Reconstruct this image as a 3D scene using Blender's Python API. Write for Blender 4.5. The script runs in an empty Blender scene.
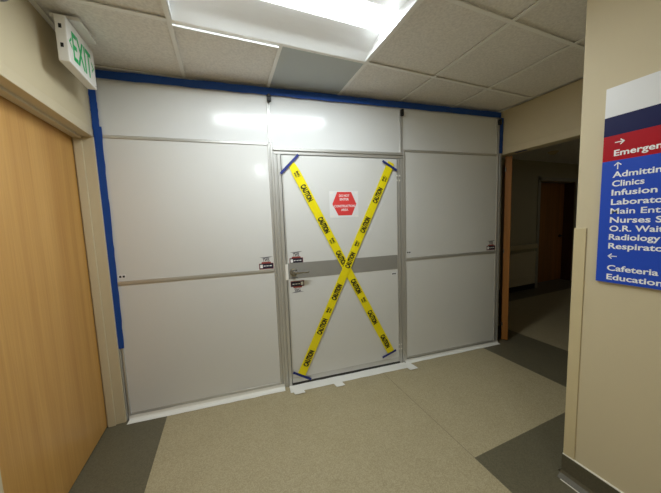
import bpy, bmesh, math, random
from mathutils import Vector, Matrix
random.seed(4)
C = bpy.context.scene.collection
SC = bpy.context.scene

# ------------------------------------------------------------------ camera, world, exposure
ANG = 0.09386809                      # the temporary wall stands turned by this much to the building
def basis(a, yaw, pit, rol):
    cy, sy, cp, sp, cr, sr = math.cos(yaw), math.sin(yaw), math.cos(pit), math.sin(pit), math.cos(rol), math.sin(rol)
    f = Vector((-sy*cp, cy*cp, sp)); r = Vector((cy, sy, 0)); u = r.cross(f)
    return r*cr+u*sr, u*cr-r*sr, f
cr_, cu_, cf_ = basis(0, -0.28498109-ANG, -0.09291252, -0.03680716)
cam = bpy.data.cameras.new('camera'); camo = bpy.data.objects.new('camera', cam); C.objects.link(camo)
M3 = Matrix((cr_, cu_, -cf_)).transposed()
camo.matrix_world = Matrix.Translation((-0.3889, -2.2217, 1.4481)) @ M3.to_4x4()
cam.sensor_fit = 'HORIZONTAL'; cam.sensor_width = 36.0; cam.lens = 36.0*262.973/661
cam.clip_start = 0.02
SC.camera = camo
w = bpy.data.worlds.new('world'); SC.world = w; w.use_nodes = True
w.node_tree.nodes['Background'].inputs[0].default_value = (0.9, 0.95, 1, 1)
w.node_tree.nodes['Background'].inputs[1].default_value = 0.02
SC.view_settings.view_transform = 'Standard'; SC.view_settings.look = 'None'
SC.view_settings.gamma = 1.0; SC.view_settings.use_curve_mapping = False
SC.view_settings.exposure = 1.38
LAMP_WATTS = 9.6                  # the lens of the ceiling light in the picture
FILL_CORRIDOR_WATTS = 0.6             # unseen light added to brighten the side corridor
LAMP_BEHIND_WATTS = 4.0                     # the ceiling light further down the hall behind the camera

# ------------------------------------------------------------------ materials
def lin(c):
    c = c/255.0
    return c/12.92 if c <= 0.04045 else ((c+0.055)/1.055)**2.4
def rgb(r, g, b): return (lin(r), lin(g), lin(b), 1)
def mat(name, col, rough=0.5, metal=0.0, spec=0.5, emis=None, noise=0.0, nscale=60.0, bump=0.0, bscale=200.0, stretch=(1, 1, 1)):
    m = bpy.data.materials.new(name); m.use_nodes = True
    nt = m.node_tree; b = nt.nodes['Principled BSDF']
    b.inputs['Base Color'].default_value = col; b.inputs['Roughness'].default_value = rough
    b.inputs['Metallic'].default_value = metal; b.inputs['Specular IOR Level'].default_value = spec
    if emis:
        b.inputs['Emission Color'].default_value = emis[0]; b.inputs['Emission Strength'].default_value = emis[1]
    tc = mp = None
    if noise or bump:
        tc = nt.nodes.new('ShaderNodeTexCoord'); mp = nt.nodes.new('ShaderNodeMapping')
        mp.inputs['Scale'].default_value = stretch
        nt.links.new(tc.outputs['Object'], mp.inputs[0])
    if noise:
        n = nt.nodes.new('ShaderNodeTexNoise'); n.inputs['Scale'].default_value = nscale; n.inputs['Detail'].default_value = 4
        nt.links.new(mp.outputs[0], n.inputs['Vector'])
        rp = nt.nodes.new('ShaderNodeValToRGB'); rp.color_ramp.elements[0].position = 0.3; rp.color_ramp.elements[1].position = 0.7
        c = Vector(col[:3])
        rp.color_ramp.elements[0].color = (*(c*(1-noise)), 1); rp.color_ramp.elements[1].color = (*(c*(1+noise)), 1)
        nt.links.new(n.outputs[0], rp.inputs[0]); nt.links.new(rp.outputs[0], b.inputs['Base Color'])
    if bump:
        n = nt.nodes.new('ShaderNodeTexNoise'); n.inputs['Scale'].default_value = bscale; n.inputs['Detail'].default_value = 3
        nt.links.new(mp.outputs[0], n.inputs['Vector'])
        bp = nt.nodes.new('ShaderNodeBump'); bp.inputs['Strength'].default_value = bump; bp.inputs['Distance'].default_value = 0.002
        nt.links.new(n.outputs[0], bp.inputs['Height']); nt.links.new(bp.outputs[0], b.inputs['Normal'])
    return m
def wood(name, ca, cb, rough, rot=False):
    m = bpy.data.materials.new(name); m.use_nodes = True
    nt = m.node_tree; b = nt.nodes['Principled BSDF']; b.inputs['Roughness'].default_value = rough
    tc = nt.nodes.new('ShaderNodeTexCoord')
    def layer(sc, scale, det, dist):
        mp = nt.nodes.new('ShaderNodeMapping'); mp.inputs['Scale'].default_value = sc
        nt.links.new(tc.outputs['Object'], mp.inputs[0])
        n = nt.nodes.new('ShaderNodeTexNoise'); n.inputs['Scale'].default_value = scale; n.inputs['Detail'].default_value = det
        n.inputs['Distortion'].default_value = dist
        nt.links.new(mp.outputs[0], n.inputs['Vector']); return n
    a = layer((6, 6, 0.25), 1.6, 6, 0.6); f = layer((60, 60, 1.0), 2.5, 3, 0.2)
    mx = nt.nodes.new('ShaderNodeMix'); mx.data_type = 'FLOAT'; mx.inputs[0].default_value = 0.35
    nt.links.new(a.outputs[0], mx.inputs[2]); nt.links.new(f.outputs[0], mx.inputs[3])
    rp = nt.nodes.new('ShaderNodeValToRGB'); rp.color_ramp.elements[0].position = 0.34; rp.color_ramp.elements[1].position = 0.66
    rp.color_ramp.elements[0].color = ca; rp.color_ramp.elements[1].color = cb
    nt.links.new(mx.outputs[0], rp.inputs[0]); nt.links.new(rp.outputs[0], b.inputs['Base Color'])
    return m
def vinyl(name, ca, cb, rough):
    m = bpy.data.materials.new(name); m.use_nodes = True
    nt = m.node_tree; b = nt.nodes['Principled BSDF']; b.inputs['Roughness'].default_value = rough
    b.inputs['Specular IOR Level'].default_value = 0.35
    tc = nt.nodes.new('ShaderNodeTexCoord')
    v = nt.nodes.new('ShaderNodeTexVoronoi'); v.inputs['Scale'].default_value = 210
    n = nt.nodes.new('ShaderNodeTexNoise'); n.inputs['Scale'].default_value = 5; n.inputs['Detail'].default_value = 4
    nt.links.new(tc.outputs['Object'], v.inputs['Vector']); nt.links.new(tc.outputs['Object'], n.inputs['Vector'])
    sp = nt.nodes.new('ShaderNodeSeparateColor'); nt.links.new(v.outputs['Color'], sp.inputs[0])
    mx = nt.nodes.new('ShaderNodeMix'); mx.data_type = 'FLOAT'; mx.inputs[0].default_value = 0.3
    nt.links.new(sp.outputs[0], mx.inputs[2]); nt.links.new(n.outputs[0], mx.inputs[3])
    rp = nt.nodes.new('ShaderNodeValToRGB'); rp.color_ramp.elements[0].position = 0.1; rp.color_ramp.elements[1].position = 0.85
    rp.color_ramp.elements[0].color = ca; rp.color_ramp.elements[1].color = cb
    nt.links.new(mx.outputs[0], rp.inputs[0]); nt.links.new(rp.outputs[0], b.inputs['Base Color'])
    return m
M = {}
M['cream'] = mat('cream_wall_paint', rgb(207, 193, 160), 0.6, bump=0.15, bscale=350)
M['cream_trim'] = mat('cream_enamel', rgb(208, 194, 162), 0.4)
M['guard'] = mat('corner_guard_vinyl', rgb(206, 190, 150), 0.45, bump=0.1, bscale=500)
M['skin'] = mat('white_laminate', rgb(222, 222, 219), 0.12, spec=0.4, bump=0.02, bscale=8)
M['skin_top'] = mat('white_gloss_laminate', rgb(226, 227, 226), 0.17, spec=0.38, bump=0.015, bscale=8)
M['alu'] = mat('anodised_aluminium', rgb(206, 205, 201), 0.34, metal=0.6)
M['alu_dark'] = mat('dark_gasket', rgb(60, 58, 55), 0.6)
M['band'] = mat('grey_metal_band', rgb(164, 163, 159), 0.36, metal=0.35)
M['chrome'] = mat('brushed_chrome', rgb(160, 158, 152), 0.25, metal=0.8)
M['black'] = mat('black_plastic', rgb(22, 22, 23), 0.4)
M['white_plastic'] = mat('white_plastic', rgb(240, 237, 230), 0.4)
M['bluetape'] = mat('blue_masking_tape', rgb(6, 70, 156), 0.6, bump=0.3, bscale=120)
M['bluedark'] = mat('navy_masking_tape', rgb(24, 40, 122), 0.6, bump=0.3, bscale=120)
M['whitetape'] = mat('white_cloth_tape', rgb(238, 237, 230), 0.5, bump=0.6, bscale=60)
M['yellow'] = mat('yellow_plastic_tape', rgb(248, 230, 18), 0.32, bump=0.25, bscale=14)
M['ink'] = mat('black_ink', rgb(16, 15, 12), 0.5)
M['paper'] = mat('white_paper', rgb(232, 232, 232), 0.45)
M['red'] = mat('red_print', rgb(226, 64, 62), 0.5)
M['whiteprint'] = mat('white_print', rgb(246, 246, 246), 0.5)
M['green'] = mat('green_exit_letter', rgb(6, 184, 100), 0.4)
M['sticker_navy'] = mat('navy_sticker', rgb(38, 32, 52), 0.4)
M['sticker_red'] = mat('red_sticker', rgb(150, 66, 60), 0.4)
M['sticker_grey'] = mat('grey_print', rgb(120, 120, 124), 0.5)
M['sign_white'] = mat('sign_white', rgb(225, 225, 225), 0.35)
M['sign_navy'] = mat('sign_navy', rgb(14, 18, 74), 0.45, spec=0.2)
M['sign_red'] = mat('sign_red', rgb(176, 8, 28), 0.45, spec=0.2)
M['sign_blue'] = mat('sign_blue', rgb(38, 78, 192), 0.45, spec=0.25)
M['tile'] = mat('ceiling_tile', rgb(238, 234, 227), 0.9, noise=0.09, nscale=75, bump=0.8, bscale=90)
M['tbar'] = mat('ceiling_grid_enamel', rgb(248, 246, 240), 0.45)
M['greytile'] = mat('grey_metal_tile', rgb(184, 189, 187), 0.5)
M['reflector'] = mat('light_reflector_white', rgb(244, 246, 246), 0.45)
M['lens'] = mat('lit_lens', rgb(255, 255, 255), 0.4, emis=((0.95, 0.98, 1.0, 1), 1.9))
M['lens_behind'] = mat('lit_lens_behind', rgb(255, 255, 255), 0.4, emis=((0.95, 0.98, 1.0, 1), 1.9))
M['lens_fill'] = mat('fill_lens', rgb(255, 255, 255), 0.4, emis=((1.0, 0.95, 0.86, 1), 0.15))  # weak glow for the added corridor fill light
M['floor_beige'] = vinyl('beige_vinyl', rgb(156, 144, 112), rgb(182, 170, 138), 0.38)
M['floor_dark'] = vinyl('dark_vinyl', rgb(92, 87, 68), rgb(110, 104, 84), 0.36)
M['seam'] = mat('vinyl_seam', rgb(108, 100, 78), 0.5)
M['cove'] = mat('cove_base_rubber', rgb(88, 82, 64), 0.4, noise=0.15, nscale=150)
M['caulk'] = mat('white_caulk', rgb(232, 228, 214), 0.4)
M['maple'] = wood('maple_veneer', rgb(188, 136, 68), rgb(212, 164, 92), 0.35)
M['oak'] = wood('oak_veneer', rgb(140, 86, 32), rgb(176, 116, 54), 0.4)
M['shade_brown'] = mat('reveal_shade_brown', rgb(86, 48, 28), 0.5)  # brown that stands for shade in the far door's reveal
M['hallwall'] = mat('olive_grey_wall', rgb(186, 176, 146), 0.6)
M['steel_frame'] = mat('grey_door_frame', rgb(170, 163, 146), 0.45)
M['headglass'] = mat('lamp_head_glass', rgb(118, 120, 118), 0.15, metal=0.4)
M['headrim'] = mat('lamp_head_shell', rgb(176, 170, 150), 0.4)

# ------------------------------------------------------------------ mesh helpers
def box(bm, x0, x1, y0, y1, z0, z1, bev=0.0, mi=0):
    b2 = bmesh.new(); bmesh.ops.create_cube(b2, size=1.0)
    for v in b2.verts:
        v.co = ((x0+x1)/2+v.co.x*(x1-x0), (y0+y1)/2+v.co.y*(y1-y0), (z0+z1)/2+v.co.z*(z1-z0))
    if bev > 0:
        bmesh.ops.bevel(b2, geom=list(b2.edges), offset=bev, segments=2, affect='EDGES', profile=0.5)
    join(bm, b2, mi=mi)
def join(bm, b2, mx=None, mi=None):
    if mx is not None: bmesh.ops.transform(b2, matrix=mx, verts=b2.verts)
    if mi is not None:
        for f in b2.faces: f.material_index = mi
    me = bpy.data.meshes.new('t'); b2.to_mesh(me); b2.free(); bm.from_mesh(me); bpy.data.meshes.remove(me)
def cyl(bm, p0, p1, r0, r1=None, seg=20, bev=0.0):
    p0, p1 = Vector(p0), Vector(p1); d = p1-p0
    b2 = bmesh.new()
    bmesh.ops.create_cone(b2, cap_ends=True, segments=seg, radius1=r0, radius2=r0 if r1 is None else r1, depth=d.length)
    if bev > 0:
        es = [e for e in b2.edges if abs(abs(e.verts[0].co.z)-d.length/2) < 1e-6 and abs(e.verts[0].co.z-e.verts[1].co.z) < 1e-6]
        bmesh.ops.bevel(b2, geom=es, offset=bev, segments=2, affect='EDGES', profile=0.5)
    q = d.to_track_quat('Z', 'Y')
    join(bm, b2, Matrix.Translation((p0+p1)/2) @ q.to_matrix().to_4x4())
def poly(bm, pts, off):
    """a flat outline given thickness: off = thickness vector"""
    a = [bm.verts.new(p) for p in pts]; b = [bm.verts.new(Vector(p)+Vector(off)) for p in pts]
    n = len(pts); bm.faces.new(a); bm.faces.new(b[::-1])
    for i in range(n): bm.faces.new((a[i], b[i], b[(i+1) % n], a[(i+1) % n]))
def BM(*boxes, bev=0.0):
    bm = bmesh.new()
    for b in boxes: box(bm, *b, bev=bev)
    return bm
BASE = {}
ROT = Matrix.Rotation(-ANG, 4, 'Z')
def link(o): C.objects.link(o); return o
def thing(name, label, cat, base, group=None, turned=False, kind=None):
    o = link(bpy.data.objects.new(name, None)); o.empty_display_size = 0.05
    base = Vector(base); BASE[o.name] = base
    if turned: o.location = ROT @ base; o.rotation_euler = (0, 0, -ANG)
    else: o.location = base
    setp(o, label, cat, group, kind); return o
def setp(o, label=None, cat=None, group=None, kind=None):
    if label: o['label'] = label
    if cat: o['category'] = cat
    if group: o['group'] = group
    if kind: o['kind'] = kind
    return o
def obj(name, bm, m, parent=None, base=(0, 0, 0), turned=False, smooth=False, label=None):
    """verts of bm are in the building's (or, turned, the temporary wall's) own coordinates"""
    base = Vector(BASE[parent.name]) if parent else Vector(base)
    bmesh.ops.recalc_face_normals(bm, faces=bm.faces)
    bmesh.ops.translate(bm, verts=bm.verts, vec=-base)
    me = bpy.data.meshes.new(name); bm.to_mesh(me); bm.free()
    for mm in (m if isinstance(m, (list, tuple)) else [m]): me.materials.append(mm)
    for p in me.polygons: p.use_smooth = smooth
    o = link(bpy.data.objects.new(name, me)); BASE[o.name] = base
    if parent: o.parent = parent
    elif turned: o.location = ROT @ base; o.rotation_euler = (0, 0, -ANG)
    else: o.location = base
    if label: o['label'] = label
    return o
def struct(name, bm, m, base=(0, 0, 0), parent=None):
    o = obj(name, bm, m, parent, base)
    if parent is None: o['kind'] = 'structure'
    return o
def text_bm(body, cap, width=None, bold=0.0, thick=0.0006, align='LEFT', stretch=1.0):
    """lettering lying in the XY plane, baseline at y=0, cap height = cap"""
    cu = bpy.data.curves.new('t', 'FONT'); cu.body = body; cu.size = 1.0; cu.offset = bold; cu.extrude = 0.0
    cu.resolution_u = 3; cu.fill_mode = 'FRONT'
    o = bpy.data.objects.new('t', cu); C.objects.link(o)
    dg = bpy.context.evaluated_depsgraph_get(); dg.update()
    me = bpy.data.meshes.new_from_object(o.evaluated_get(dg))
    bpy.data.objects.remove(o); bpy.data.curves.remove(cu)
    bm = bmesh.new(); bm.from_mesh(me); bpy.data.meshes.remove(me)
    s = cap/0.73
    xs = [v.co.x for v in bm.verts]; x0, x1 = min(xs), max(xs)
    sx = (width/(x1-x0)) if width else s*stretch
    ox = x0 if align == 'LEFT' else (x0+x1)/2
    for v in bm.verts: v.co = ((v.co.x-ox)*sx, v.co.y*s, 0)
    if thick:
        g = bmesh.ops.extrude_face_region(bm, geom=list(bm.faces))
        bmesh.ops.translate(bm, verts=[e for e in g['geom'] if isinstance(e, bmesh.types.BMVert)], vec=(0, 0, thick))
    return bm
def frame(o, x, y):
    """matrix from XY lettering plane to a surface: o origin, x reading direction, y up direction"""
    x = Vector(x).normalized(); y = Vector(y).normalized(); z = x.cross(y)
    m = Matrix((x, y, z)).transposed().to_4x4(); m.translation = Vector(o); return m

H = 2.5518
LW = -1.184                           # face of the left wall
U0, V0, DU, DV = -0.5908, -0.5077, 0.6037, 0.61        # ceiling grid
# ------------------------------------------------------------------ floor
bm = bmesh.new()
rects = [(-1.45, -0.9, -4.6, 1.3, 1), (-0.9, 0.9135, -4.6, 1.3, 0), (0.9135, 0.9165, -1.169, 1.3, 2), (0.9165, 2.17, -1.169, 1.3, 0),
         (0.9135, 8.0, -4.6, -1.169, 1), (2.17, 2.88, -1.169, 1.3, 1), (2.88, 8.0, -1.169, 0.7, 0), (2.88, 8.0, 0.7, 1.3, 1)]
for x0, x1, y0, y1, mi in rects:
    f = bm.faces.new([bm.verts.new(p) for p in ((x0, y0, 0), (x1, y0, 0), (x1, y1, 0), (x0, y1, 0))]); f.material_index = mi
box(bm, -1.45, 8.0, -4.6, 1.3, -0.1, -0.002, mi=0)
fl = struct('floor', bm, [M['floor_beige'], M['floor_dark'], M['seam']])
for p in fl.data.polygons:
    if abs(p.center.z) < 1e-5 and p.normal.z < 0: p.flip()
# ------------------------------------------------------------------ ceiling with its grid
bm = bmesh.new(); bars = bmesh.new()
HOLES = {(0, 0), (1, 0), (0, 4), (0, 5)}
for i in range(-2, 6):
    for j in range(-3, 8):
        if (i, j) in HOLES or (i, j) == (1, -1): continue
        x0, x1 = max(U0+DU*i, -1.5), min(U0+DU*(i+1), 2.437); y1 = V0-DV*j; y0 = y1-DV
        if x1 <= x0: continue
        box(bm, x0, x1, y0, y1, H+0.012, H+0.026)
ce = struct('ceiling', bm, M['tile'])
for i in range(-1, 6):
    x = U0+DU*i
    for (a, b) in ([(-4.9, V0-DV*6-0.012), (V0-DV*4+0.012, 1.3)] if False else [(-4.9, 1.3)]):
        if i == 1:
            box(bars, x-0.012, x+0.012, -4.9, V0-DV-0.012, H, H+0.005); box(bars, x-0.012, x+0.012, V0+0.012, 1.3, H, H+0.005)
        else: box(bars, x-0.012, x+0.012, a, b, H, H+0.005)
for j in range(-2, 8):
    y = V0-DV*j
    xr = 2.437
    if j == 5:
        box(bars, LW, U0-0.012, y-0.012, y+0.012, H, H+0.005); box(bars, U0+DU+0.012, xr, y-0.012, y+0.012, H, H+0.005)
    else: box(bars, LW, xr, y-0.0115, y+0.0115, H+0.0004, H+0.005)
# wall angle along the left and right walls
box(bars, LW, -1.157, -4.5, 0.1, H, H+0.004); box(bars, 2.417, 2.437, -1.47, -0.3, H, H+0.004)
obj('grid', bars, M['tbar'], ce, label='painted metal grid bars')
obj('tile_edge_strip', BM((U0+0.012, U0+DU-0.012, V0+0.012, V0+0.02, H-0.012, H+0.004)), M['reflector'], ce, label='white strip added along one tile edge to catch the lamp light')  # added strip, hung low so the ceiling light brightens this edge
bm = BM((U0+DU, U0+2*DU, V0, V0+DV, H+0.003, H+0.02))
obj('grey_panel', bm, M['greytile'], ce, label='smooth grey panel among the speckled tiles')
# corridor ceiling beyond the opening
struct('ceiling_corridor', BM((2.557, 5.6, -1.6, 1.3, 2.45, 2.5), (6.8, 8.0, -1.6, 1.3, 2.45, 2.5), (5.6, 6.8, -1.6, -1.2, 2.45, 2.5), (5.6, 6.8, -0.6, 1.3, 2.45, 2.5)), M['tile'])
# ------------------------------------------------------------------ walls
struct('wall_left', BM((LW-0.2, LW, -4.6, -1.0, 0, H+0.03), (LW-0.2, LW, -1.0, 0.1, 2.12, H+0.03), (LW-0.2, LW, 0.102, 1.3, 0, H+0.03)), M['cream'])
struct('wall_back', BM((LW, 1.2716, -4.7, -4.6, 0, H+0.03)), M['cream'])
SW, SV = 1.2716, -1.4407
struct('wall_near', BM((SW, 8.0, -4.6, SV, 0, H+0.03)), M['cream'])
struct('wall_right', BM((2.437, 2.557, -0.12, 1.039, 0, H+0.03), (2.437, 2.557, SV, -0.12, 2.105, H+0.03)), M['cream'])
struct('trim_1', BM((2.427, 2.437, SV, -0.262, 2.099, 2.165), (2.437, 2.557, SV, -0.125, 2.098, 2.105), bev=0.002), M['cream_trim'])
FV = 1.039                                     # far wall of the corridor beyond
D3a, D3b = 5.265, 6.485
struct('wall_far', BM((2.557, D3a, FV, FV+0.35, 0, 2.47), (D3b, 8.0, FV, FV+0.35, 0, 2.47), (D3a, D3b, FV, FV+0.35, 2.13, 2.47)), M['hallwall'])
struct('wall_end', BM((8.0, 8.1, -1.6, 1.4, 0, 2.5)), M['hallwall'])
struct('trim_2', BM((2.57, D3a-0.05, FV-0.012, FV, 0.10, 0.24), (2.57, D3a-0.05, FV-0.02, FV, 0.24, 0.27), (2.57, D3a-0.05, FV-0.012, FV, 0.27, 0.70), (2.57, D3a-0.05, FV-0.022, FV, 0.70, 0.73), bev=0.002), M['cream_trim'])
bm = bmesh.new(); box(bm, 2.6, D3a-0.1, FV-0.075, FV-0.035, 0.80, 0.89, bev=0.012)
for x in (3.0, 3.9, 4.8): box(bm, x-0.02, x+0.02, FV-0.036, FV, 0.82, 0.86)
t = setp(obj('handrail', bm, M['guard'], base=(4, FV, 0.85)), 'pale handrail along the dim corridor wall beyond the opening', 'handrail')
struct('baseboard_far', BM((2.57, D3a-0.05, FV-0.014, FV, 0.0, 0.10), bev=0.002), M['black'])
# rubber cove base with its toe and a caulk line, corner guard
bm = bmesh.new()
prof = [(SW, 0.122), (SW-0.006, 0.122), (SW-0.008, 0.117), (SW-0.010, 0.03), (SW-0.018, 0.014), (SW-0.036, 0.005), (SW-0.046, 0.0), (SW, 0.0)]
poly(bm, [(x, -4.55, z) for x, z in prof], (0, 4.55+SV+0.008, 0))
prof2 = [(SV, 0.122), (SV+0.006, 0.122), (SV+0.008, 0.117), (SV+0.010, 0.03), (SV+0.018, 0.014), (SV+0.03, 0.0), (SV, 0.0)]
poly(bm, [(SW, y, z) for y, z in prof2], (6.5, 0, 0))
bs = struct('baseboard_near', bm, M['cove'])
obj('caulk_line', BM((SW-0.0085, SW, -4.55, SV+0.006, 0.122, 0.1265)), M['caulk'], bs, label='pale caulk line on top of the cove base')
obj('floor_line', BM((SW-0.0525, SW-0.047, -4.55, SV-0.01, 0.0003, 0.0022)), M['caulk'], bs, label='white line on the floor along the base')  # thin white line laid on the floor beside the toe
bm = bmesh.new()
box(bm, SW-0.005, SW, SV-0.045, SV+0.005, 0.127, 1.372, bev=0.002); box(bm, SW, SW+0.045, SV, SV+0.005, 0.127, 1.372, bev=0.002)
setp(obj('corner_guard', bm, M['guard'], base=(SW, SV, 0.127)), 'cream vinyl guard strip on the wall corner under the directory sign', 'corner guard')
# ------------------------------------------------------------------ left door (door_1)
d1 = struct('door_1', BM((LW-0.155, LW-0.108, -0.985, 0.0925, 0.008, 2.109), bev=0.002), M['maple'], base=(LW-0.13, -0.43, 0))
bm = bmesh.new()
for (a, b) in ((0.0945, 0.1105), (-1.05, -0.99)):
    box(bm, LW-0.11, LW+0.006, a, b, 0, 2.14, bev=0.003)
box(bm, LW-0.11, LW+0.006, -1.05, 0.1105, 2.083, 2.14, bev=0.003)
box(bm, LW-0.100, LW-0.055, 0.083, 0.0955, 0, 2.084, bev=0.002); box(bm, LW-0.100, LW-0.055, -0.99, 0.094, 2.068, 2.084, bev=0.002)
obj('door_frame', bm, M['cream_trim'], d1, label='cream painted steel frame')
bm = bmesh.new(); cyl(bm, (LW-0.108, -0.955, 1.02), (LW-0.10, -0.955, 1.02), 0.028); cyl(bm, (LW-0.10, -0.955, 1.02), (LW-0.05, -0.955, 1.02), 0.01)
cyl(bm, (LW-0.055, -0.96, 1.02), (LW-0.055, -0.91, 1.02), 0.009)
obj('handle', bm, M['chrome'], d1, smooth=False, label='chrome lever handle')
# ------------------------------------------------------------------ open wooden leaf in the right opening (door_2)
th = math.radians(37.0)
def leafpt(a, b): return Vector((2.560+a*math.cos(th)-b*math.sin(th), -0.246+a*math.sin(th)+b*math.cos(th), 0))
bm = bmesh.new()
box(bm, 0, 0.95, 0, 0.062, 0.012, 2.09, bev=0.002)
bmesh.ops.transform(bm, matrix=Matrix.Translation((2.560, -0.246, 0)) @ Matrix.Rotation(th, 4, 'Z'), verts=bm.verts)
d2 = struct('door_2', bm, M['oak'], base=(2.560, -0.246, 0))
for z in (1.95, 1.05, 0.2):
    b2 = bmesh.new(); cyl(b2, (-0.008, 0.058, z-0.02), (-0.008, 0.058, z+0.02), 0.005)
    bmesh.ops.transform(b2, matrix=Matrix.Translation((2.560, -0.246, 0)) @ Matrix.Rotation(th, 4, 'Z'), verts=b2.verts)
    obj('hinge', b2, M['chrome'], d2, label='steel hinge knuckle')
# ------------------------------------------------------------------ far corridor door (door_3)
d3 = struct('door_3', BM((D3a+0.031, D3b-0.031, FV+0.19, FV+0.235, 0.01, 2.085), bev=0.002), M['oak'], base=(6, FV+0.2, 0))
obj('door_frame', BM((D3a-0.045, D3a+0.03, FV-0.015, FV+0.34, 0, 2.17), (D3b-0.03, D3b+0.045, FV-0.015, FV+0.34, 0, 2.17), (D3a-0.045, D3b+0.045, FV-0.015, FV+0.34, 2.09, 2.155), bev=0.003), M['steel_frame'], d3, label='pale grey steel frame')
obj('jamb_shade', BM((D3b-0.038, D3b-0.0305, FV+0.01, FV+0.188, 0.0, 2.088)), M['shade_brown'], d3, label='right door reveal, its shade put in as dark brown')  # dark slab in place of the shade on the right reveal
bm = bmesh.new(); cyl(bm, (6.34, FV+0.19, 0.97), (6.34, FV+0.175, 0.97), 0.03); cyl(bm, (6.34, FV+0.175, 0.97), (6.34, FV+0.13, 0.97), 0.011); cyl(bm, (6.345, FV+0.135, 0.97), (6.21, FV+0.135, 0.965), 0.01)
obj('handle', bm, M['black'], d3, label='dark lever handle')

# ------------------------------------------------------------------ ceiling lights
def troffer(u0, u1, v0, v1, along_u, lensmat, name_label, watts, z=H):
    zb = z; cu, cv = (u0+u1)/2, (v0+v1)/2
    t = thing('ceiling_light', name_label, 'ceiling light', (cu, cv, z))
    R = Matrix.Translation((cu, cv, 0)) @ (Matrix.Identity(4) if along_u else Matrix.Rotation(math.pi/2, 4, 'Z'))
    L, Wd = ((u1-u0), (v1-v0)) if along_u else ((v1-v0), (u1-u0))
    hl, hw = L/2-0.013, Wd/2-0.013
    def prt(nm, bm, m, **k):
        bmesh.ops.transform(bm, matrix=R, verts=bm.verts); return obj(nm, bm, m, t, **k)
    for s in (-1, 1):                       # two curved white reflectors
        bm = bmesh.new(); pts = []
        for k in range(9):
            a = k/8; y = hw-(hw-0.085)*a; zz = zb+0.001+0.062*math.sin(a*math.pi*0.5)
            pts.append((y*s, zz))
        prof = [(-hl, y, z) for y, z in pts]+[(-hl, y, z+0.004) for y, z in pts[::-1]]
        poly(bm, prof, (2*hl, 0, 0)); prt('reflector', bm, M['reflector'])
    for s in (-1, 1):
        x = s*hl
        prt('end_plate', BM((min(x, x-s*0.006), max(x, x-s*0.006), -hw, hw, zb+0.001, zb+0.07)), M['reflector'])
    bm = bmesh.new(); prof = []
    for k in range(11):
        a = math.pi*k/10; prof.append((-hl+0.008, 0.083*math.cos(a), zb+0.064-0.030*math.sin(a)))
    poly(bm, prof, (2*hl-0.016, 0, 0)); prt('lens', bm, lensmat, smooth=False, label='glowing white lens')
    ld = bpy.data.lights.new('lamp', 'AREA'); ld.shape = 'RECTANGLE'; ld.size = 2*hl-0.02; ld.size_y = 0.15
    ld.energy = watts; ld.color = (0.885, 0.965, 1.0)
    lo = link(bpy.data.objects.new('lamp', ld)); lo.parent = t; lo.location = (0, 0, 0.033)
    if not along_u: lo.rotation_euler = (0, 0, math.pi/2)
    prt('housing', BM((-hl, hl, -hw, hw, zb+0.072, zb+0.10)), M['tbar'])
    return t
troffer(U0, U0+2*DU, V0-DV, V0, True, M['lens'], 'lit white ceiling light in the tiled ceiling before the white partition', LAMP_WATTS)
troffer(U0, U0+DU, V0-DV*6, V0-DV*4, False, M['lens_behind'], 'ceiling light further back along the hall, behind the viewer', LAMP_BEHIND_WATTS)
troffer(5.6, 6.8, -1.2, -0.6, True, M['lens_fill'], 'added dim fill light for the side corridor, unseen behind the sign wall', FILL_CORRIDOR_WATTS, 2.45)  # added out of view to lift the dark corridor

# ------------------------------------------------------------------ temporary wall (coordinates: x along it, front face y=0, z up)
def knob_part(x, z, par):
    bm = bmesh.new(); box(bm, x-0.016, x+0.016, -0.024, 0.0, z-0.034, z+0.022, bev=0.007)
    cyl(bm, (x, -0.02, z+0.012), (x, -0.03, z+0.012), 0.011, bev=0.002)
    obj('latch_knob', bm, M['black'], par, label='black latch knob')
def vbar(bm, x0, x1, z0, z1, grooves=(), y0=0.0, y1=0.046):
    """an aluminium extrusion with vertical grooves in its face"""
    edges = sorted([x0]+[g for g in grooves]+[x1])
    last = x0
    for gx in list(grooves)+[None]:
        e = (gx-0.004) if gx is not None else x1
        box(bm, last, e, y0, y1, z0, z1, bev=0.0035)
        if gx is not None:
            box(bm, e, gx+0.004, y0+0.012, y1, z0, z1); last = gx+0.004
def hbar(bm, x0, x1, z0, z1, grooves=(), y0=0.0, y1=0.046):
    last = z0
    for g in list(grooves)+[None]:
        e = (g-0.004) if g is not None else z1
        box(bm, x0, x1, y0, y1, last, e, bev=0.0035)
        if g is not None:
            box(bm, x0, x1, y0+0.012, y1, e, g+0.004); last = g+0.004
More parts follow.
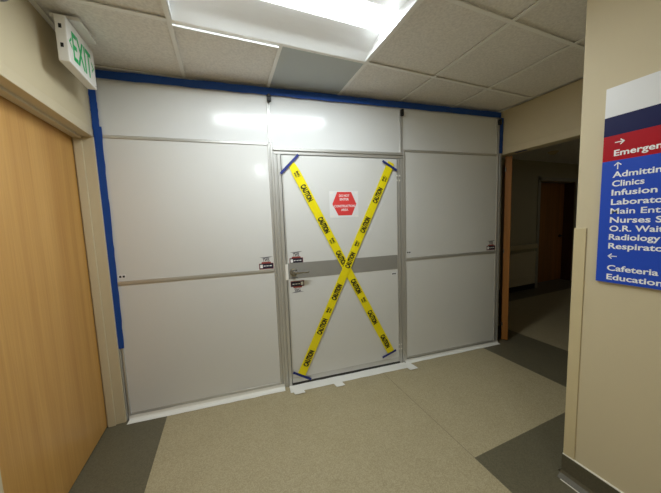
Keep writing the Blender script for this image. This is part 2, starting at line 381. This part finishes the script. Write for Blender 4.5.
def sticker_logo(cx, cz, par, flip=False, w=0.118, y=0.0):
    """small maker's sticker: grey roof line, dark letters, navy plate with a red edge"""
    s = -1 if flip else 1
    st = None
    def P(x, z, d=0): return (cx+s*x*w, y-d, cz+s*z*w)
    bm = bmesh.new()
    poly(bm, [P(-.5, -.42), P(.5, -.42), P(.5, .0), P(.34, .0), P(.3, .1), P(-.3, .1), P(-.34, .0), P(-.5, .0)], (0, -0.0006, 0))
    st = obj('sticker', bm, M['sticker_red'], par, label='small maker sticker, navy plate with red edge')
    bm = bmesh.new(); poly(bm, [P(-.475, -.385, .0007), P(.475, -.385, .0007), P(.475, -.02, .0007), P(-.475, -.02, .0007)], (0, -0.0003, 0))
    obj('plate', bm, M['sticker_navy'], st, label='navy plate')
    bm = bmesh.new(); poly(bm, [P(-.43, -.33, .0011), P(-.25, -.33, .0011), P(-.25, -.09, .0011), P(-.43, -.09, .0011)], (0, -0.0003, 0))
    x = -.19
    for k, ln in enumerate((.12, .04, .10, .04, .14)):
        poly(bm, [P(x, -.225, .0011), P(x+ln, -.225, .0011), P(x+ln, -.165, .0011), P(x, -.165, .0011)], (0, -0.0003, 0)); x += ln+.03
    obj('print', bm, M['whiteprint'], st, label='white print')
    bm = text_bm('TWS', .23*w, width=.46*w, bold=.025, align='CENTER')
    bmesh.ops.transform(bm, matrix=frame(P(0, .13), (s, 0, 0), (0, 0, s)), verts=bm.verts)
    obj('lettering', bm, M['sticker_navy'], st)
    bm = bmesh.new()
    poly(bm, [P(-.46, .44), P(-.1, .36), P(.1, .36), P(.48, .46), P(.12, .46), P(-.12, .44)], (0, -0.0006, 0))
    obj('roof_line', bm, M['sticker_grey'], st, label='grey roof line')
def sticker_marks(cx, cz, par, y=0.0):
    bm = BM((cx-0.024, cx+0.024, y-0.0005, y, cz-0.014, cz+0.014)); st = obj('sticker', bm, M['paper'], par, label='small white sticker with two dark marks')
    bm = BM((cx-0.018, cx-0.004, y-0.0009, y-0.0004, cz-0.008, cz+0.007), (cx+0.004, cx+0.018, y-0.0009, y-0.0004, cz-0.008, cz+0.007))
    obj('mark', bm, M['ink'], st)

SK = 0.006     # skin set back behind the frame
ZT = 2.505
# --- left panel
pl = thing('wall_panel', 'left white partition panel between the wooden door and the taped door', 'partition panel', (-0.58, 0.02, 0), 'temporary partition panels', True)
xa, xb = -1.186, 0.018
bm = bmesh.new(); vbar(bm, xa, xa+0.030, 0.0, 2.109, (xa+0.015,)); vbar(bm, -0.022, xb, 0.0, 2.109, (-0.004,))
hbar(bm, xa+0.0305, -0.0225, 0.0, 0.055, (0.03,)); hbar(bm, xa+0.0305, -0.0225, 2.086, 2.109)
obj('frame', bm, M['alu'], pl, label='aluminium frame')
obj('middle_rail', BM((xa+0.0305, -0.0225, -0.001, 0.04, 1.047, 1.072), bev=0.002), M['alu'], pl, label='aluminium middle rail')
obj('lower_skin', BM((xa+0.0305, -0.0225, SK, 0.04, 0.0555, 1.0465)), M['skin'], pl)
obj('upper_skin', BM((xa+0.0305, -0.0225, SK, 0.04, 1.0725, 2.0855)), M['skin'], pl)
obj('top_panel', BM((xa, -0.012, 0.012, 0.040, 2.1095, ZT)), M['skin_top'], pl, label='glossy telescoping top panel')
bm = bmesh.new(); vbar(bm, -0.0118, xb, 2.1095, ZT, (0.003,), 0.004); obj('top_stile', bm, M['alu'], pl)
knob_part(0.010, 2.455, pl)
sticker_logo(-0.086, 1.123, pl, y=SK)
sticker_marks(-1.115, 1.106, pl, y=SK)
# --- right panel
pr = thing('wall_panel', 'right white partition panel beside the dark corridor opening', 'partition panel', (1.83, 0.02, 0), 'temporary partition panels', True)
xa, xb = 1.2285, 2.430
bm = bmesh.new(); vbar(bm, xa, xa+0.022, 0.0, 2.106); vbar(bm, 2.372, xb, 0.0, 2.106, (2.40,))
hbar(bm, xa+0.0225, 2.3715, 0.0, 0.05, (0.03,)); hbar(bm, xa+0.0225, 2.3715, 2.083, 2.106)
obj('frame', bm, M['alu'], pr, label='aluminium frame')
obj('middle_rail', BM((xa+0.0225, 2.3715, -0.001, 0.04, 1.045, 1.071), bev=0.002), M['alu'], pr, label='aluminium middle rail')
obj('lower_skin', BM((xa+0.0225, 2.3715, SK, 0.04, 0.0505, 1.0445)), M['skin'], pr)
obj('upper_skin', BM((xa+0.0225, 2.3715, SK, 0.04, 1.0715, 2.0825)), M['skin'], pr)
obj('top_panel', BM((xa, 2.360, 0.012, 0.040, 2.1065, ZT)), M['skin_top'], pr, label='glossy telescoping top panel')
bm = bmesh.new(); vbar(bm, 2.3602, 2.40, 2.1065, ZT, (2.38,), 0.004); obj('top_stile', bm, M['alu'], pr)
knob_part(2.382, 2.432, pr)
sticker_logo(2.312, 1.127, pr, y=SK)
sticker_marks(1.283, 1.122, pr, y=SK)
# --- door unit
du = thing('partition_door', 'white partition door with grey band, crossed by yellow caution tape', 'door', (0.62, 0.02, 0), None, True)
bm = bmesh.new(); vbar(bm, 0.0185, 0.078, 0.0, 2.019, (0.046,)); vbar(bm, 1.170, 1.228, 0.0, 2.019, (1.197,))
hbar(bm, 0.0185, 1.228, 2.0195, 2.075, (2.046,))
obj('door_frame', bm, M['alu'], du, label='ridged aluminium door frame')
obj('transom_panel', BM((0.0185, 1.2, 0.010, 0.040, 2.0755, 2.36)), M['skin_top'], du, label='glossy panel above the door')
obj('top_panel', BM((0.0185, 1.2, 0.016, 0.046, 2.3602, ZT)), M['skin_top'], du, label='telescoping top strip above the door')
bm = bmesh.new(); vbar(bm, 1.2002, 1.228, 2.0755, ZT, (1.214,), 0.002); obj('top_stile', bm, M['alu'], du)
knob_part(1.214, 2.437, du)
LY = 0.004
lf = obj('door_leaf', BM((0.082, 1.166, LY, 0.04, 0.024, 2.014), bev=0.001), M['skin'], du, label='white door leaf')
bm = BM((0.082, 0.094, LY-0.003, LY, 0.024, 2.014), (1.155, 1.166, LY-0.003, LY, 0.024, 2.014), (0.0945, 1.1545, LY-0.003, LY, 0.024, 0.068), bev=0.001)
obj('edge_trim', bm, M['alu'], lf, label='aluminium edge strip')
obj('band', BM((0.0945, 1.1545, LY-0.002, LY, 0.970, 1.107)), M['band'], lf, label='wide grey metal band')
hz = 1.030
bm = bmesh.new(); cyl(bm, (0.14, LY-0.002, hz), (0.14, LY-0.012, hz), 0.034, bev=0.003, seg=32)
cyl(bm, (0.14, LY-0.012, hz), (0.14, LY-0.05, hz), 0.014)
b2 = bmesh.new(); box(b2, 0.132, 0.268, LY-0.060, LY-0.042, hz-0.013, hz+0.013, bev=0.007)
for v in b2.verts:
    k = (v.co.x-0.135)/0.127; v.co.z = hz+(v.co.z-hz)*(1.15-0.45*k)-0.002*k; v.co.y -= 0.006*math.sin(k*math.pi)
join(bm, b2)
hd = obj('lever_handle', bm, M['chrome'], lf, label='chrome lever handle')
obj('strike_plate', BM((0.070, 0.0935, LY-0.008, LY-0.0032, 0.965, 1.10), bev=0.001), M['white_plastic'], lf, label='white lock edge plate')
obj('cover_mark', BM((0.118, 0.175, LY-0.0026, LY-0.002, 0.972, 0.982)), M['sticker_grey'], lf, label='small grey print under the handle')
sticker_logo(0.168, 1.150, lf, y=LY); sticker_logo(0.168, 0.898, lf, flip=True, y=LY)
sticker_marks(1.115, 0.925, lf, y=LY)
for z in (1.86, 0.20):
    for dz in (0.0, 0.045):
        bm = bmesh.new()
        for x in (1.16, 1.185): cyl(bm, (x, -0.001, z-dz), (x, -0.006, z-dz), 0.007)
        obj('hinge_screw', bm, M['white_plastic'], du, label='pair of white screw caps')
obj('threshold', BM((0.079, 1.169, 0.004, 0.045, 0.0, 0.018)), M['alu_dark'], du, label='dark gap strip under the door')

# ------------------------------------------------------------------ tapes and papers on the temporary wall
def strip(name, p, q, wd, y, m, lab, cat, group=None, jag=0.0, thick=0.0008, seg=16, sag=0.0, taper=None, normal=None):
    """a hand-laid strip from p to q in the x-z plane of the wall, at depth y"""
    p, q = Vector((p[0], 0, p[1])), Vector((q[0], 0, q[1])); d = (q-p); L = d.length; d.normalize(); s = Vector((-d.z, 0, d.x))
    bm = bmesh.new(); rows = []
    for k in range(seg+1):
        a = k/seg; c = p+d*(L*a)
        ww = wd/2*(taper(a) if taper else 1)
        j1, j2 = random.uniform(-jag, jag), random.uniform(-jag, jag)
        yy = y-sag*math.sin(a*math.pi*3.3)**2
        r = [c+s*(ww+j1), c+s*(ww*0.33+0.3*j1), c-s*(ww*0.33), c-s*(ww+j2)]
        ys = [yy, yy-(sag*0.6), yy-(sag*0.4), yy]
        rows.append([(bm.verts.new((v.x, ys[i], v.z)), bm.verts.new((v.x, ys[i]-thick, v.z))) for i, v in enumerate(r)])
    for k in range(seg):
        for i in range(3):
            for l in (0, 1): bm.faces.new((rows[k][i][l], rows[k][i+1][l], rows[k+1][i+1][l], rows[k+1][i][l]))
        for i in (0, 3): bm.faces.new((rows[k][i][0], rows[k][i][1], rows[k+1][i][1], rows[k+1][i][0]))
    for k in (0, seg):
        for i in range(3): bm.faces.new((rows[k][i][0], rows[k][i+1][0], rows[k][i+1][1], rows[k][i][1]))
    o = obj(name, bm, m, base=((p.x+q.x)/2, y, min(p.z, q.z)), turned=True)
    return setp(o, lab, cat, group)
TF = -0.0014      # just in front of the frame
strip('blue_tape', (-1.176, 2.506), (2.405, 2.503), 0.056, TF, M['bluetape'], 'long blue masking tape strip along the ceiling line above the partition', 'tape', jag=0.003, seg=40)
strip('blue_tape', (-1.166, 2.478), (-1.165, 2.14), 0.042, TF, M['bluetape'], 'short blue masking tape strip below the exit sign, left end of the partition', 'tape', jag=0.0015)
strip('blue_tape', (-1.160, 2.16), (-1.166, 0.57), 0.045, TF-0.0012, M['bluetape'], 'long vertical blue tape down the partition edge beside the wooden door', 'tape', jag=0.002, seg=30, taper=lambda a: 1.12-0.28*a)
strip('blue_tape', (2.418, 2.475), (2.413, 2.11), 0.044, TF, M['bluetape'], 'vertical blue tape at the top right corner of the partition', 'tape', jag=0.0015)
o = setp(obj('blue_tape', BM((2.46, 2.50, -0.44, -0.33, 2.0965, 2.0975)), M['bluedark'], base=(2.48, -0.38, 2.0965)), 'scrap of blue tape under the header of the dark opening', 'tape')
CY = -0.0034
tapes = []
def caution(p, q, y, lab, words, ups, mi, extra):
    t = strip('caution_tape', p, q, 0.074, y, M['yellow'], lab, 'caution tape', 'caution tapes crossing the door', jag=0.0006, seg=40, sag=0.0015, taper=lambda a: min(1, 0.62+a*9) if mi else min(1, 0.85+a*6))
    P, Q = Vector((p[0], y, p[1])), Vector((q[0], y, q[1])); d = (Q-P).normalized()
    read = d if ups else -d                         # reading direction
    upv = Vector((0, -1, 0)).cross(read)            # right-handed to a viewer in front
    if upv.length < .5: upv = Vector((-read.z, 0, read.x))
    upv = Vector((-read.z, 0, read.x))
    def put(body, z, cap, wid, dz=0.0):
        a = (z-P.z)/d.z; c = P+d*a
        b = text_bm(body, cap, width=wid, bold=0.05, align='CENTER')
        bmesh.ops.transform(b, matrix=frame(c-upv*(cap/2)+upv*dz+Vector((0, -0.0036, 0)), read, upv), verts=b.verts)
        o = bmesh.new(); join(o, b); return o
    for body, z in words:
        if body == 'CAUTION': o = put(body, z, 0.046, 0.152)
        else:
            o = put(body, z, 0.018, 0.050, 0.010)
            obj('lettering', put('INC', z, 0.012, 0.040, -0.014), M['ink'], t, label='small black print')
        b = BASE[t.name]
        obj('lettering', o, M['ink'], t, label='black CAUTION print' if body == 'CAUTION' else 'small black print')
    return t
caution((0.158, 1.958), (1.066, 0.138), CY, 'yellow caution tape running from top left to bottom right of door',
        [('INC', 1.857), ('CAUTION', 1.703), ('CAUTION', 1.424), ('INC', 1.278), ('CAUTION', 1.118), ('CAUTION', 0.845), ('INC', 0.702), ('CAUTION', 0.526), ('CAUTION', 0.264)], True, 1, None)
caution((1.096, 1.978), (0.162, 0.092), CY-0.0046, 'yellow caution tape running from top right to bottom left of door',
        [('INC', 1.828), ('CAUTION', 1.677), ('CAUTION', 1.410), ('INC', 1.242), ('CAUTION', 1.094), ('CAUTION', 0.812), ('INC', 0.654), ('CAUTION', 0.511), ('CAUTION', 0.2355)], False, 0, None)
for a, b, lab in (((0.071, 1.860), (0.226, 2.018), 'top left corner of the door'), ((1.005, 1.990), (1.150, 1.908), 'top right corner of the door'),
                  ((0.089, 0.129), (0.248, 0.034), 'bottom left corner of the door'), ((0.967, 0.104), (1.118, 0.154), 'bottom right corner of the door')):
    strip('blue_tape', a, b, 0.021, CY-0.0075, M['bluedark'], 'narrow dark blue tape holding the caution tape at the '+lab, 'tape', 'blue strips holding the caution tape', jag=0.0008, seg=8)
# paper notice with red hexagon
sg = thing('paper_notice', 'white paper notice with red hexagon reading DO NOT ENTER', 'notice', (0.622, 0, 1.484), None, True)
obj('sheet', BM((0.486, 0.759, LY-0.0012, LY-0.0002, 1.484, 1.719)), M['paper'], sg)
bm = bmesh.new(); hx = [(0.512, 1.605), (0.560, 1.711), (0.692, 1.711), (0.740, 1.605), (0.694, 1.503), (0.566, 1.503)]
poly(bm, [(x, LY-0.0013, z) for x, z in hx], (0, -0.0003, 0)); hxo = obj('hexagon', bm, M['red'], sg, label='red hexagon print')
bm = bmesh.new()
for body, z, wid in (('DO NOT', 1.668, 0.098), ('ENTER', 1.636, 0.086), ('CONSTRUCTION', 1.576, 0.196), ('AREA', 1.543, 0.068)):
    b = text_bm(body, 0.021, width=wid, bold=0.02, align='CENTER')
    bm = bmesh.new(); join(bm, b, frame((0.626, LY-0.0017, z), (1, 0, 0), (0, 0, 1)))
    obj('lettering', bm, M['whiteprint'], hxo, label='white words '+body)
for x in (0.492, 0.723):
    for z in (1.490, 1.696):
        obj('corner_tape', BM((x, x+0.03, LY-0.0018, LY-0.0012, z, z+0.014)), M['white_plastic'], sg, label='clear tape tab at a corner')
# white tape along the floor
def floor_tape(x0, x1, ytop, yfl, zt, lab, jag=0.003, seg=18, grp='white tape along the foot of the partition', slant=0.0, zb=0.0):
    bm = bmesh.new(); rows = []
    for k in range(seg+1):
        a = k/seg; x = x0+(x1-x0)*a; j = random.uniform(-jag, jag); j2 = random.uniform(-jag, jag)*0.6
        pr_ = [(-0.0012+ytop, zt+j2), (-0.0016+ytop, min(0.012, zt-0.0005)), (-0.010+ytop, min(0.0028+zb, zt-0.0008)), (-0.5*(yfl)+0.5*ytop, 0.0016+zb+abs(j)*0.3), (-yfl+j, 0.0010+zb)]
        rows.append([(bm.verts.new((x+slant*i/4, y, z)), bm.verts.new((x+slant*i/4, y-0.0008, z+0.0009))) for i, (y, z) in enumerate(pr_)])
    n = 5
    for k in range(seg):
        for i in range(n-1):
            for l in (0, 1): bm.faces.new((rows[k][i][l], rows[k][i+1][l], rows[k+1][i+1][l], rows[k+1][i][l]))
        for i in (0, n-1): bm.faces.new((rows[k][i][0], rows[k][i][1], rows[k+1][i][1], rows[k+1][i][0]))
    for k in (0, seg):
        for i in range(n-1): bm.faces.new((rows[k][i][0], rows[k][i+1][0], rows[k][i+1][1], rows[k][i][1]))
    return setp(obj('white_tape', bm, M['whitetape'], base=((x0+x1)/2, 0, 0), turned=True), lab, 'tape', grp)
floor_tape(-1.166, 0.010, 0, 0.050, 0.036, 'long white tape sealing the left panel to the floor')
floor_tape(0.05, 1.215, 0, 0.095, 0.0035, 'wide white tape on the floor along the bottom of the taped door')
floor_tape(1.225, 2.43, 0, 0.036, 0.026, 'long white tape sealing the right panel to the floor')
floor_tape(0.03, 0.12, -0.02, 0.135, 0.0075, 'crumpled white tape piece at the left foot of the door', slant=0.05, seg=6, zb=0.0045)
floor_tape(0.385, 0.465, -0.02, 0.155, 0.0075, 'short white tape piece across the floor tape below the door middle', slant=0.06, seg=5, zb=0.0045)
floor_tape(0.74, 0.83, -0.02, 0.09, 0.0075, 'short white tape piece near the right half of the door foot', slant=0.03, seg=5, zb=0.0045)
floor_tape(1.14, 1.23, -0.02, 0.145, 0.0075, 'short white tape piece at the right foot of the door', slant=0.05, seg=5, zb=0.0055)

# ------------------------------------------------------------------ exit sign hung from the ceiling by the left wall
ex = thing('exit_sign', 'white ceiling exit sign with green EXIT letters above the wooden door', 'exit sign', (-1.085, -0.286, H))
EA, EB, Z0, Z1, UF = -0.434, -0.128, 2.302, 2.522, -1.055
obj('case', BM((UF-0.046, UF, EA, EB, Z0, Z1), bev=0.005), M['white_plastic'], ex)
obj('canopy', BM((-1.135, -1.012, -0.388, -0.200, H-0.020, H), bev=0.005), M['white_plastic'], ex)
obj('stem', BM((-1.105, -1.07, -0.34, -0.24, Z1-0.002, H-0.0195)), M['white_plastic'], ex)
bm = text_bm('EXIT', 0.148, width=0.205, bold=0.012, align='CENTER'); b2 = bmesh.new()
join(b2, bm, frame((UF+0.0004, -0.284, 2.338), (0, 1, 0), (0, 0, 1))); obj('lettering', b2, M['green'], ex, label='green EXIT letters')
for (vc, s) in ((-0.408, -1), (-0.162, 1)):
    bm = bmesh.new(); zc = 2.412; a = 0.013
    poly(bm, [(UF+0.0004, vc-s*a, zc+0.030), (UF+0.0004, vc+s*a, zc), (UF+0.0004, vc-s*a, zc-0.030), (UF+0.0004, vc-s*a, zc-0.016), (UF+0.0004, vc+s*a*0.2, zc), (UF+0.0004, vc-s*a, zc+0.016)], (0.0006, 0, 0))
    obj('chevron', bm, M['green'], ex, label='green chevron arrow')
for z in (2.468, 2.378):
    obj('knockout', BM((UF-0.030, UF-0.018, EA-0.0012, EA+0.001, z-0.010, z+0.010)), M['black'], ex, label='dark slot in the end of the case')
obj('test_mark', BM((UF, UF+0.0006, EB-0.02, EB-0.008, 2.318, 2.321)), M['sticker_grey'], ex)
# emergency light, only its heads reach into the picture
em = thing('emergency_light', 'emergency light with two round heads high on the left wall', 'emergency light', (LW, -0.85, 2.42))
obj('case', BM((LW, LW+0.06, -1.0, -0.68, 2.44, 2.54), bev=0.01), M['white_plastic'], em)
for v, z, du_ in ((-0.728, 2.446, 0.099), (-0.862, 2.332, 0.099)):
    bm = bmesh.new(); cyl(bm, (LW+0.03, v, z+0.03), (LW+0.07, v, z), 0.012)
    hdm = obj('head', bm, M['headrim'], em)
    bm = bmesh.new(); bmesh.ops.create_uvsphere(bm, u_segments=24, v_segments=12, radius=0.056)
    bmesh.ops.transform(bm, matrix=Matrix.Translation((LW+du_, v, z)) @ Matrix.Diagonal((0.75, 1, 1, 1)), verts=bm.verts)
    obj('lamp', bm, M['headglass'], hdm, smooth=True, label='grey glassy lamp')
# ------------------------------------------------------------------ directory sign on the near wall
ds = thing('directory_sign', 'blue wall directory sign with red band listing hospital departments', 'sign', (SW, -1.87, 1.12))
SF = SW-0.015; DA, DB = -1.535, -2.20
for nm, m, z0, z1 in (('white_field', 'sign_white', 1.8705, 1.998), ('navy_band', 'sign_navy', 1.787, 1.8703), ('red_band', 'sign_red', 1.676, 1.7868), ('blue_field', 'sign_blue', 1.120, 1.6758)):
    obj(nm, BM((SF, SW, DB, DA, z0, z1)), M[m], ds, label=nm.replace('_', ' '))
def sign_text(rows):
    for body, z, v, wid in rows:
        bm = bmesh.new()
        b = text_bm(body, 0.0265, bold=0.014 if 'M' in body else 0.022, width=wid, stretch=1.0, thick=0.0005)
        join(bm, b, frame((SF-0.0002, v, z), (0, -1, 0), (0, 0, 1)))
        obj('lettering', bm, M['whiteprint'], ds, label='white lettering reading '+body)
sign_text([('Emergency', 1.696, -1.573, 0.182)])
sign_text([(b, z, -1.573, wd) for b, z, wd in (('Admitting', 1.601, .166), ('Clinics', 1.561, .1), ('Infusion', 1.521, .138), ('Laboratory', 1.479, .193), ('Main Entrance', 1.438, .246), ('Nurses Station', 1.398, .260), ('O.R. Waiting', 1.359, .208), ('Radiology', 1.320, .156), ('Respiratory', 1.279, .205))])
sign_text([('Cafeteria', 1.177, -1.573, .158), ('Education', 1.135, -1.573, .172)])
def arrow(vc, zc, ang, r=0.016):
    bm = bmesh.new(); ca, sa = math.cos(ang), math.sin(ang)
    def P(x, y): X, Y = x*ca-y*sa, x*sa+y*ca; return (SF-0.0002, vc-X*r, zc+Y*r)
    poly(bm, [P(-1, -.12), P(.7, -.12), P(.7, .12), P(-1, .12)], (-0.0005, 0, 0))
    for s in (1, -1): poly(bm, [P(1, 0), P(.2, s*.8), P(.0, s*.62), P(.66, 0)], (-0.0005, 0, 0))
    obj('arrow', bm, M['whiteprint'], ds, label='white arrow')
arrow(-1.590, 1.755, 0); arrow(-1.588, 1.652, math.pi/2); arrow(-1.588, 1.244, math.pi)
# ------------------------------------------------------------------ corridor smoke detector
bm = bmesh.new(); cyl(bm, (4.62, 0.48, 2.45), (4.62, 0.48, 2.43), 0.07, bev=0.004, seg=28); cyl(bm, (4.62, 0.48, 2.43), (4.62, 0.48, 2.405), 0.05, 0.04, bev=0.004, seg=28)
setp(obj('smoke_detector', bm, M['guard'], base=(4.62, 0.48, 2.45)), 'round smoke detector on the dim corridor ceiling', 'smoke detector')
